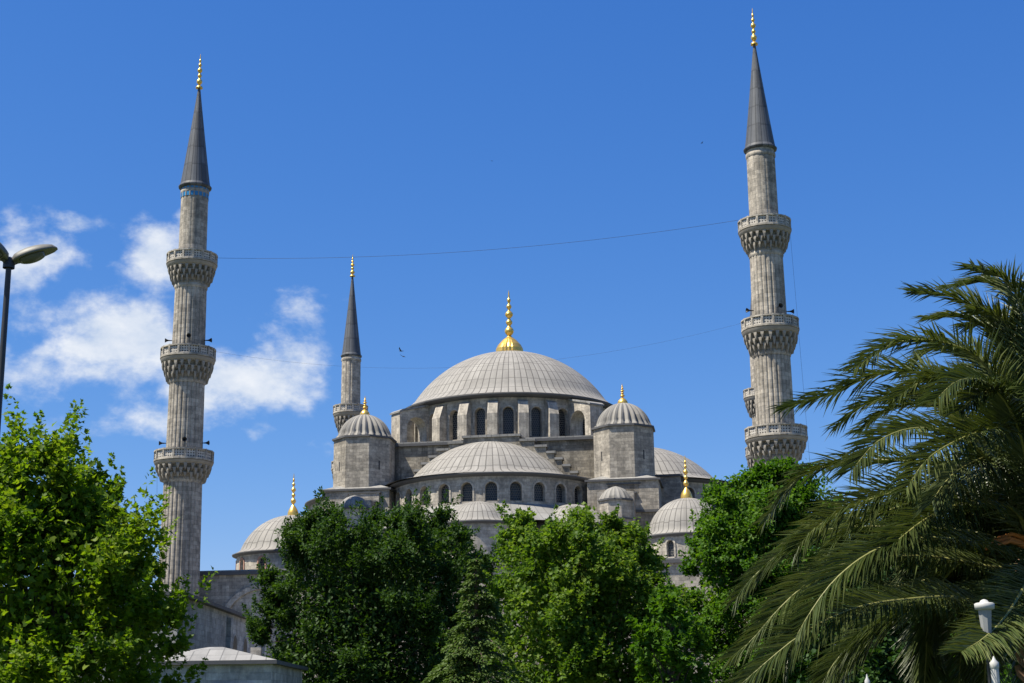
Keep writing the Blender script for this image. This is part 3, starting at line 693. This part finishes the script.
def tree(name, label, Y, prof, seed, mat, tpl, leaf, nclump, rc, nshoot, nleaf, up=.45, inner=.35, droop=0., depth=.9, nsp=60, lsp=1., spn=34, group='leafy trees in front of the mosque', zlow=1.2, spread=.16, fill=.6):
    """prof: crown outline as (pixel row, left, right) at distance Y -> rings of a real crown with that width and depth"""
    R = np.random.default_rng(seed)
    rows = []
    for py, xl, xr in prof:
        a = at(xl, py, Y); b_ = at(xr, py, Y); rows.append(((a.z + b_.z) / 2, (a.x + b_.x) / 2, (b_.x - a.x) / 2))
    rows.sort(); zz, cx, rr = (np.array(q) for q in zip(*rows))
    if zz[0] > zlow + .3: zz = np.insert(zz, 0, zlow); cx = np.insert(cx, 0, cx[0]); rr = np.insert(rr, 0, rr[0] * .8)
    bx = float(np.interp(zz[0], zz, cx)); t = thing(name, (bx, Y, 0), 0, label, 'tree', group); base = np.array([bx, Y, 0])
    # clump centres in the crown volume, most of them near its skin
    zs = np.linspace(zz[0], zz[-1], 200); wgt = np.interp(zs, zz, rr) + .25 * rr.max(); wgt = wgt * (.45 + .55 * (zs - zs[0]) / (zs[-1] - zs[0])); zc = R.choice(zs, nclump, p=wgt / wgt.sum()) + R.normal(0, .1, nclump)
    ph = R.uniform(0, 2 * PI, nclump); sh = np.where(R.random(nclump) < inner, R.uniform(.15, .7, nclump), R.uniform(.8, 1.0, nclump))
    size = rc * R.uniform(.65, 1.25, nclump)
    rad_ = np.maximum(np.interp(zc, zz, rr) - size * .55, .05) * sh
    zc = np.minimum(zc, zz[-1] - size * .6)
    cen = np.stack([np.interp(zc, zz, cx) + rad_ * np.cos(ph), Y + depth * rad_ * np.sin(ph), zc], 1)
    axis = np.stack([np.interp(zc, zz, cx), np.full(nclump, Y), zc - rr.max() * .45], 1)
    outw = cen - axis; outw /= np.linalg.norm(outw, axis=1, keepdims=True) + 1e-9
    # shoots radiate from each clump
    ci = np.repeat(np.arange(nclump), nshoot); n = len(ci)
    d = unit(R, n) * .8 + outw[ci] * .75 + np.array([0, 0, up]); d /= np.linalg.norm(d, axis=1, keepdims=True)
    ln = size[ci] * R.uniform(.6, 1.2, n)
    # leaves along the shoots
    si = np.repeat(np.arange(n), nleaf); k = len(si); tt = R.uniform(.1, 1., k) ** .75
    pos = cen[ci[si]] + d[si] * (ln[si] * tt)[:, None] + np.array([0, 0, -1.]) * (droop * ln[si] * tt ** 2)[:, None] + R.normal(0, spread, (k, 3)) * (size[ci[si]] * (1.15 - tt * .6))[:, None]
    al = d[si] * .7 + unit(R, k) * .9 + np.array([0, 0, -.25 - droop]); nor = np.array([0, 0, 1.]) * .75 + outw[ci[si]] * .45 + unit(R, k) * .75
    ls = leaf * R.uniform(.6, 1.25, k)
    # long leading shoots that break the outline
    ck = R.choice(np.nonzero(sh > .75)[0], nsp); b0 = cen[ck] + outw[ck] * (size[ck] * .35)[:, None] + R.normal(0, .30, (nsp, 3)) * size[ck][:, None]
    dd = outw[ck] * .55 + np.array([0, 0, .85 * min(1, up * 1.4)]) + R.normal(0, .25, (nsp, 3)); dd /= np.linalg.norm(dd, axis=1, keepdims=True)
    s2 = np.repeat(np.arange(nsp), spn); k2 = len(s2); t2 = R.random(k2) ** .8; l2 = (lsp * R.uniform(.5, 1.1, nsp))[s2]
    off = unit(R, k2); pos = np.concatenate([pos, b0[s2] + dd[s2] * (l2 * t2)[:, None] + off * (l2 * .20 * (1.05 - t2))[:, None]])
    al = np.concatenate([al, off * .8 + dd[s2] * .7 + np.array([0, 0, -.2])]); nor = np.concatenate([nor, unit(R, k2) * .6 + np.array([0, 0, .8])]); ls = np.concatenate([ls, leaf * R.uniform(.6, 1.2, k2) * (1.15 - .5 * t2)])
    # sparse leaves filling the inside of the crown
    q = int(k * fill * .35); zq = R.uniform(zz[0], zz[-1] - rc, q); pq = R.uniform(0, 2 * PI, q); rq = np.interp(zq, zz, rr) * np.sqrt(R.random(q)) * .82
    pos = np.concatenate([pos, np.stack([np.interp(zq, zz, cx) + rq * np.cos(pq), Y + depth * rq * np.sin(pq), zq], 1)])
    al = np.concatenate([al, unit(R, q)]); nor = np.concatenate([nor, unit(R, q) + np.array([0, 0, .6])]); ls = np.concatenate([ls, leaf * R.uniform(.8, 1.4, q)])
    leaf_mesh('crown', pos - base, al, nor, ls, tpl, mat, t)
    m = MB(); H = zz[-1]; r0 = .022 * H + .05
    trunk = [np.array([0, 0, 0.]), np.array([.05, .05, H * .25]), np.array([(cx.mean() - bx) * .5, 0, H * .5]), np.array([(np.interp(H * .8, zz, cx) - bx), 0, H * .8])]
    m.tube(trunk, r0, r0 * .3, 10)
    for j in R.choice(nclump, min(nclump, 46), replace=False):
        e = cen[j] - base; f = R.uniform(.22, .62); s = np.array([np.interp(f * H, zz, cx) - bx, 0, f * H]) if f > .4 else np.array([0, 0, f * H]); mid = s * .5 + e * .5 + np.array([0, 0, .06 * H]) * (-1 if droop else .6)
        m.tube([s, s * .7 + mid * .3, mid, mid * .4 + e * .6, e], r0 * .32, r0 * .05, 6)
    m.build('trunk', BARK, t)
    return t

L_MAPLE = leafmat('leaf_maple', (.042, .095, .006), (.095, .170, .010), (.21, .27, .022), .48)
L_DARK = leafmat('leaf_dark', (.016, .042, .008), (.030, .070, .012), (.062, .115, .022), .35, (1.5, 1.5, .4))
L_PLANE = leafmat('leaf_plane', (.040, .095, .010), (.085, .155, .016), (.18, .245, .042), .45)
L_LIME = leafmat('leaf_lime', (.024, .075, .006), (.052, .125, .010), (.11, .195, .018), .42)
L_CEDAR = leafmat('leaf_cedar', (.040, .075, .016), (.068, .115, .022), (.11, .16, .04), .3, (1.2, 1.3, .6))
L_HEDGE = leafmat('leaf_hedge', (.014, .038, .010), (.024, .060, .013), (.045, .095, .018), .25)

tree('broadleaf_tree', 'bright green maple with pointed leafy shoots at the left edge', 26,
     [(452, 26, 56), (470, 0, 92), (494, -20, 118), (525, -40, 136), (560, -70, 156), (590, -90, 170), (640, -100, 190), (683, -105, 195), (760, -80, 170)], 3, L_MAPLE, MAPLE, .115, 105, .62, 12, 20, up=.75, spread=.13, fill=1.3, nsp=300, lsp=1.0, spn=46)
tree('broadleaf_tree', 'large dark green tree standing left of centre before the mosque', 100,
     [(514, 370, 425), (522, 318, 462), (540, 288, 488), (568, 270, 500), (600, 257, 505), (650, 250, 505), (700, 248, 505), (740, 270, 480)], 5, L_DARK, SIMPLE, .30, 150, 1.5, 18, 30, up=.8, spread=.13, droop=.1, fill=1.5, nsp=330, lsp=1.9, spn=70)
tree('broadleaf_tree', 'yellow green plane tree at centre, below the half dome', 70,
     [(519, 550, 600), (528, 505, 625), (545, 490, 654), (580, 484, 676), (620, 478, 684), (660, 478, 692), (700, 490, 690), (730, 510, 670)], 7, L_PLANE, MAPLE, .19, 130, 1.0, 16, 26, up=.5, spread=.15, fill=1.2, nsp=230, lsp=1.2, spn=50)
tree('broadleaf_tree', 'dense mid green tree between the right corner dome and the palm', 75,
     [(470, 758, 806), (487, 722, 816), (509, 702, 834), (544, 690, 852), (582, 684, 858), (620, 682, 860), (660, 680, 860), (700, 690, 850)], 9, L_LIME, BROAD, .19, 140, 1.15, 17, 28, up=.45, spread=.15, fill=1.3, nsp=150, lsp=1.0, spn=50)
tree('broadleaf_tree', 'small loose green tree between the plane tree and the dense tree', 62,
     [(596, 668, 690), (620, 640, 706), (650, 632, 712), (690, 640, 706)], 11, L_LIME, MAPLE, .22, 60, .6, 7, 10, spread=.18, fill=.2)
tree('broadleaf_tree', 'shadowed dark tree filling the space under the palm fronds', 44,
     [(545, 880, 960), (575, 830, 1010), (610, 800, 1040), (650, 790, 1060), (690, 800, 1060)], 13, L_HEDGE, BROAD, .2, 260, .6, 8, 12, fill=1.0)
tree('broadleaf_tree', 'bright green bush seen behind the palm trunk at the right edge', 36,
     [(612, 1000, 1050), (640, 985, 1075), (670, 980, 1080), (700, 985, 1080)], 17, L_LIME, MAPLE, .16, 60, .35, 7, 10, fill=.5)
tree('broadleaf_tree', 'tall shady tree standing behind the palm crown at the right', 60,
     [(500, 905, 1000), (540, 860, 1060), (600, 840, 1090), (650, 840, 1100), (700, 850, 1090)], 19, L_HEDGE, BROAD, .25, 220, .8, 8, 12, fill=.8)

def cedar(Y, apex, prof, seed):
    R = np.random.default_rng(seed); a = at(*apex, Y); t = thing('cedar_tree', (a.x, Y, 0), 0, 'grey green cedar with drooping layered boughs in front of the dark tree', 'tree', 'leafy trees in front of the mosque')
    m = MB(); m.tube([(0, 0, 0), (0, 0, a.z * .5), (0, 0, a.z)], .2, .02, 8); P = []; A = []; z = a.z - .15
    while z > 1.0:
        py = apex[1] + (a.z - z) / Y * F * .97; reach = float(np.interp(py, [q[0] for q in prof], [q[1] for q in prof])) / F * Y
        for k in range(5):
            az = R.uniform(0, 2 * PI); L_ = reach * R.uniform(.7, 1.1); n = max(6, int(L_ / .05)); dr = np.array([math.cos(az), math.sin(az), 0]); sd = np.array([-dr[1], dr[0], 0])
            s = np.linspace(.08, 1, n); line = dr[None] * (L_ * s)[:, None] + np.array([0, 0, 1.])[None] * (z + .22 * L_ * s - .52 * L_ * s ** 2.2)[:, None]
            m.tube([tuple(line[0]), tuple(line[n // 2]), tuple(line[-1])], .03, .008, 5)
            for i in range(n):
                w = .30 * L_ * math.sin(PI * min(1, .2 + .8 * s[i])) ** .8 + .06
                for q in range(9):
                    o = R.uniform(-1, 1); P.append(line[i] + sd * o * w + np.array([0, 0, -.25 * abs(o) * w]) + R.normal(0, .025, 3)); A.append(dr * .8 + sd * o * .8 + np.array([0, 0, -.35]) + R.normal(0, .3, 3))
        z -= R.uniform(.16, .26)
    P = np.array(P); A = np.array(A); leaf_mesh('crown', P, A, R.normal(0, .5, P.shape) + np.array([0, 0, 1.]), R.uniform(.09, .17, len(P)), SIMPLE, L_CEDAR, t); m.build('trunk', BARK, t)
cedar(50, (476, 556), [(556, 3), (585, 14), (620, 30), (660, 48), (720, 62)], 21)

# ------------------------------------------------------------------ palm
PB = plain('palm_bark', (.14, .085, .05), .95, var=.45, scale=7); RACH = plain('frond_stem', (.20, .20, .065), .5, var=.2); FRU = plain('fruit_stalk', (.50, .17, .04), .6)
L_PALM = leafmat('leaf_palm', (.038, .060, .016), (.066, .092, .025), (.135, .155, .048), .22, (1.3, 1.3, .45), .42, .45)
YP = 20.0; pc = at(1040, 556, YP)
palm = thing('palm_tree', (pc.x, YP, 0), 0, 'large date palm with arching feathery fronds at the right edge', 'palm')
m = MB(); m.lathe([(.42, 0), (.34, .6), (.31, pc.z * .6), (.34, pc.z - .9), (.44, pc.z - .45), (.36, pc.z - .1), (.15, pc.z + .1)], 22, rmod=lambda a, t: 1 + .05 * math.sin(9 * a + 40 * t), sm=False)
for k in range(90):      # stubs of cut fronds
    a = k * 2.4; z = .3 + (pc.z - .55) * k / 90; rr_ = .33 + (.08 if k > 74 else 0); d = Vector((math.cos(a), math.sin(a), 0))
    m.tube([d * (rr_ - .05) + Vector((0, 0, z)), d * (rr_ + .06) + Vector((0, 0, z + .10)), d * (rr_ + .09) + Vector((0, 0, z + .2))], .075, .04, 5)
m.build('trunk', PB, palm)
PBASE = np.array([pc.x, YP, 0])
def frond(pts, seed, ll=.56, roll=0., lf=(-.25, .85)):
    """pts: world points of the midrib from the crown outwards"""
    R = np.random.default_rng(seed); P = np.array([tuple(p) for p in pts], float) - PBASE; K = 60
    seg = np.concatenate([[0], np.cumsum(np.linalg.norm(np.diff(P, axis=0), axis=1))]); ts = seg / seg[-1]; T = np.linspace(0, 1, K)
    # smooth curve through the points (Catmull-Rom)
    Q = np.vstack([2 * P[0] - P[1], P, 2 * P[-1] - P[-2]]); out = []
    for t in T:
        i = min(len(P) - 2, int(np.searchsorted(ts, t, 'right') - 1)); u = (t - ts[i]) / (ts[i + 1] - ts[i] + 1e-9); p0, p1, p2, p3 = Q[i:i + 4]
        out.append(.5 * (2 * p1 + (p2 - p0) * u + (2 * p0 - 5 * p1 + 4 * p2 - p3) * u ** 2 + (3 * p1 - p0 - 3 * p2 + p3) * u ** 3))
    out = np.array(out); tan = np.gradient(out, axis=0); tan /= np.linalg.norm(tan, axis=1, keepdims=True)
    side = np.cross(tan, np.array([0, 0, 1.])); side /= np.linalg.norm(side, axis=1, keepdims=True) + 1e-9
    for k in range(1, K):
        if side[k] @ side[k - 1] < 0: side[k] *= -1
    upv = np.cross(side, tan)
    if roll:
        c, s_ = math.cos(roll), math.sin(roll); side, upv = side * c + upv * s_, upv * c - side * s_
    m = MB(); m.tube([tuple(q) for q in out[::2]], .036, .006, 6)
    fr = m.build('frond', RACH, palm)
    n = 235; tt = np.concatenate([np.linspace(.07, 1., n)] * 2) + R.normal(0, .003, 2 * n); tt = np.clip(tt, 0, 1); sg = np.repeat([1., -1.], n)
    ip = lambda A: np.stack([np.interp(tt, T, A[:, i]) for i in range(3)], 1)
    pos, tg, sd, uv_ = ip(out), ip(tan), ip(side), ip(upv)
    f = np.clip(tt * 1.15, 0, 1); L_ = ll * (.42 + .75 * np.sin(PI * np.clip(.12 + .62 * f, 0, 1))) * (1 - .42 * np.clip((tt - .75) / .25, 0, 1)) * R.uniform(.82, 1.12, 2 * n)
    fw = .72 + .8 * tt ** 1.4 + R.normal(0, .08, 2 * n); lift = R.uniform(lf[0], lf[1], 2 * n)
    d = sd * sg[:, None] + tg * fw[:, None] + uv_ * lift[:, None]; d /= np.linalg.norm(d, axis=1, keepdims=True)
    nr = np.cross(tg, d); nr *= np.where((nr * uv_).sum(1) < 0, -1, 1)[:, None]; nr /= np.linalg.norm(nr, axis=1, keepdims=True) + 1e-9
    w = .0108 * R.uniform(.8, 1.2, 2 * n); e1 = np.cross(d, nr)
    mid = pos + d * (L_ * .5)[:, None] + np.array([0, 0, -1.]) * (L_ * .03)[:, None]; tip = pos + d * L_[:, None] + np.array([0, 0, -1.]) * (L_ * R.uniform(.06, .26, 2 * n))[:, None]
    b0 = pos
    V = np.stack([b0 + e1 * (w * .6)[:, None] + nr * .008, b0 - nr * .002, b0 - e1 * (w * .6)[:, None] + nr * .008,
                  mid + e1 * w[:, None] + nr * .012, mid - nr * .004, mid - e1 * w[:, None] + nr * .012, tip], 1).reshape(-1, 3)
    o7 = np.arange(2 * n) * 7; Fs = []
    for q in ((0, 1, 4, 3), (1, 2, 5, 4), (3, 4, 6), (4, 5, 6)): Fs += [tuple(int(o + x) for x in q) for o in o7]
    me = bpy.data.meshes.new('leaflets'); me.from_pydata([tuple(v) for v in V], [], Fs); me.materials.append(L_PALM)
    lo = bpy.data.objects.new('leaflets', me); C.objects.link(lo); lo.parent = fr
# midribs followed from the crown: (pixel x, pixel y, distance offset)
FR = [
 [(1036, 548, 0), (1040, 430, -.2), (1030, 330, -.4), (1005, 280, -.6), (972, 268, -.8)],
 [(1036, 548, 0), (1032, 430, .1), (1000, 330, .2), (955, 298, .2), (914, 292, .2)],
 [(1035, 550, 0), (1024, 440, -.3), (985, 365, -.6), (940, 342, -.9), (895, 343, -1.1), (858, 366, -1.3)],
 [(1034, 552, 0), (1012, 455, .2), (979, 402, .4), (929, 376, .6), (894, 371, .7), (862, 380, .8), (830, 394, .8), (786, 408, .8)],
 [(1034, 553, 0), (1000, 462, .9), (960, 412, 1.7), (915, 394, 2.3), (870, 402, 2.8), (838, 425, 3.1)],
 [(1034, 555, 0), (990, 488, .7), (950, 468, 1.3), (905, 461, 1.8), (866, 460, 2.1), (835, 464, 2.3), (798, 479, 2.5), (766, 519, 2.5)],
 [(1034, 556, 0), (1000, 503, -.2), (954, 492, -.5), (909, 490, -.8), (872, 499, -1.0), (835, 515, -1.1), (809, 534, -1.2), (799, 549, -1.2)],
 [(1036, 552, 0), (1017, 512, -.5), (991, 502, -.9), (961, 504, -1.3), (931, 516, -1.6), (902, 537, -1.9), (883, 556, -2.0), (870, 572, -2.1)],
 [(1038, 548, 0), (1034, 470, -.9), (1010, 430, -1.6), (983, 431, -2.1), (954, 442, -2.5), (931, 456, -2.8), (917, 472, -2.9), (907, 488, -3.0)],
 [(1034, 560, 0), (1000, 568, -.1), (968, 563, -.3), (931, 557, -.5), (891, 557, -.7), (850, 562, -.8), (809, 583, -.9), (780, 608, -1.0), (752, 640, -1.0), (733, 656, -1.0)],
 [(1034, 557, 0), (985, 535, .6), (930, 528, 1.0), (872, 527, 1.4), (828, 530, 1.7), (798, 541, 1.9), (768, 563, 2.0), (746, 585, 2.0), (738, 597, 2.0)],
 [(1034, 566, 0), (991, 600, -.5), (946, 597, -1.0), (902, 600, -1.4), (868, 605, -1.7), (835, 616, -2.0), (798, 637, -2.2), (761, 667, -2.3), (722, 702, -2.3)],
 [(1034, 566, 0), (985, 590, .3), (946, 598, .5), (909, 607, .7), (880, 620, .8), (854, 642, .9), (831, 668, .9), (816, 700, .9)],
 [(1034, 562, 0), (990, 575, 1.0), (955, 583, 1.5), (938, 605, 1.7), (935, 636, 1.75), (936, 668, 1.75)],
 [(1038, 562, 0), (1026, 584, -1.4), (1006, 616, -2.5), (984, 638, -3.3), (961, 652, -3.8)],
 [(1034, 560, 0), (985, 545, -.9), (930, 538, -1.5), (880, 548, -1.9), (835, 580, -2.1), (800, 630, -2.2), (785, 668, -2.2)],
 [(1034, 558, 0), (985, 520, 1.4), (935, 505, 2.4), (880, 508, 3.2), (840, 532, 3.7), (812, 575, 3.9)],
 [(1034, 552, 0), (1004, 480, -.9), (965, 440, -1.6), (920, 428, -2.1), (880, 440, -2.5), (852, 470, -2.7)],
 [(1036, 550, 0), (1028, 450, .8), (1005, 385, 1.4), (970, 350, 1.9), (930, 350, 2.2), (905, 372, 2.3)],
 [(1040, 548, 0), (1048, 420, .4), (1046, 330, .6), (1030, 290, .7), (1005, 290, .7)],
 [(1036, 550, 0), (1030, 480, -1.2), (1015, 420, -2.0), (990, 385, -2.5), (960, 380, -2.8), (935, 400, -3.0)],
 [(1036, 548, 0), (1030, 430, .5), (1005, 345, .8), (965, 318, 1.0), (930, 318, 1.1)],
 [(1038, 548, 0), (1040, 420, .3), (1022, 320, .4), (992, 284, .5), (950, 286, .6)],
 [(1034, 562, 0), (1000, 572, .8), (960, 578, 1.5), (915, 582, 2.1), (870, 598, 2.5), (840, 630, 2.6)],
]
RR = random.Random(8)
for i, f in enumerate(FR): frond([at(x, y, YP + d) for x, y, d in f], 100 + i, ll=.26 if i == 16 else .58, roll=RR.uniform(.3, .7) if i > 8 else RR.uniform(.1, .5), lf=(-.08, .5) if i > 8 else (-.4, 1.0))
RR = random.Random(4)
for i, f in enumerate(FR):      # a second tier of slightly shorter fronds behind the first
    if i in (15, 16) or i % 2: continue
    q = RR.uniform(.80, .93); jx, jy, jd = RR.uniform(-10, 14), RR.uniform(-16, 10), RR.uniform(.3, 1.3)
    frond([at(1036 + (x - 1036) * q + jx * min(1, k), 552 + (y - 552) * q + jy * min(1, k), YP + d + jd * min(1, k)) for k, (x, y, d) in enumerate(f)], 200 + i, ll=.6, roll=RR.uniform(.0, .6))
for i in range(26):      # the rest of the crown, mostly outside the frame to the right and behind
    az = rad(-25 + 165 * (i + RR.uniform(-.3, .3)) / 26); el = rad(RR.choice((75, 55, 35, 15, -5))); L_ = RR.uniform(3.2, 4.2)
    h = Vector((math.cos(az), math.sin(az), 0)); p = Vector((pc.x, YP, pc.z)); pts = [p]
    for k in range(6):
        e = el - rad(24) * k * (1 + .1 * k) * (.8 if el > 0 else .5); e = max(e, rad(-80)); p = p + (h * math.cos(e) + Vector((0, 0, 1)) * math.sin(e)) * L_ / 6; pts.append(p)
    frond(pts, 300 + i)
m = MB()
for k, (x0, y0, x1, y1, x2, y2, dz) in enumerate(((1036, 556, 1008, 538, 984, 545, -.5), (1036, 556, 1012, 534, 990, 541, -.35), (1036, 556, 1010, 541, 986, 549, -.6))):
    m.tube([at(x0, y0, YP), at(x1 + 12, y1 + 4, YP + dz * .6), at(x1, y1, YP + dz), at(x2, y2, YP + dz * 1.3)], .045, .02, 8)
m.v = [(x - pc.x, y - YP, z) for x, y, z in m.v]; m.build('fruit_stalk', FRU, palm)

# ------------------------------------------------------------------ white posts under the palm
WH = plain('white_paint', (.42, .42, .40), .5, var=.06)
q = at(984, 601, 16.9)
po = thing('garden_lantern', (q.x, 16.9, 0), 0, 'white garden lantern with a flared cap beside the palm trunk', 'lantern')
z = q.z
m = MB(); m.lathe([(.09, 0), (.09, .5), (.04, .6), (.03, z - .6), (.045, z - .5), (.035, z - .46)], 14); m.build('post', plain('dark_post', (.05, .05, .05), .5), po)
m = MB(); m.lathe([(.035, z - .47), (.05, z - .42), (.075, z - .10)], 8, sm=False, capb=True); m.build('lantern_body', plain('lantern_glass', (.26, .265, .26), .3, var=.2), po)
m = MB(); m.lathe([(.07, z - .10), (.105, z - .09), (.11, z - .03), (.09, z - .02), (.05, z - .015), (.04, z + .005), (.02, z + .015), (.004, z + .02)], 24); m.build('lantern_cap', WH, po)
for px, py, lab in ((993.5, 656, 'white fluted post with a pointed top beside the palm trunk'), (866.8, 674, 'white pointed post tip under the palm fronds')):
    q = at(px, py, 16.2); m = MB(); r = .042 if px > 900 else .025
    m.lathe([(r * 1.4, 0), (r * 1.4, .3), (r, .4), (r, q.z - .13)], 60, rmod=flutes(12, .1), sm=False); m.lathe([(r, q.z - .13), (r * 1.15, q.z - .12), (r * 1.15, q.z - .07), (r * .5, q.z - .04), (.004, q.z)], 20)
    tag(m.build('fluted_post', WH, loc=(q.x, 16.2, 0)), lab, 'post', 'white posts under the palm');
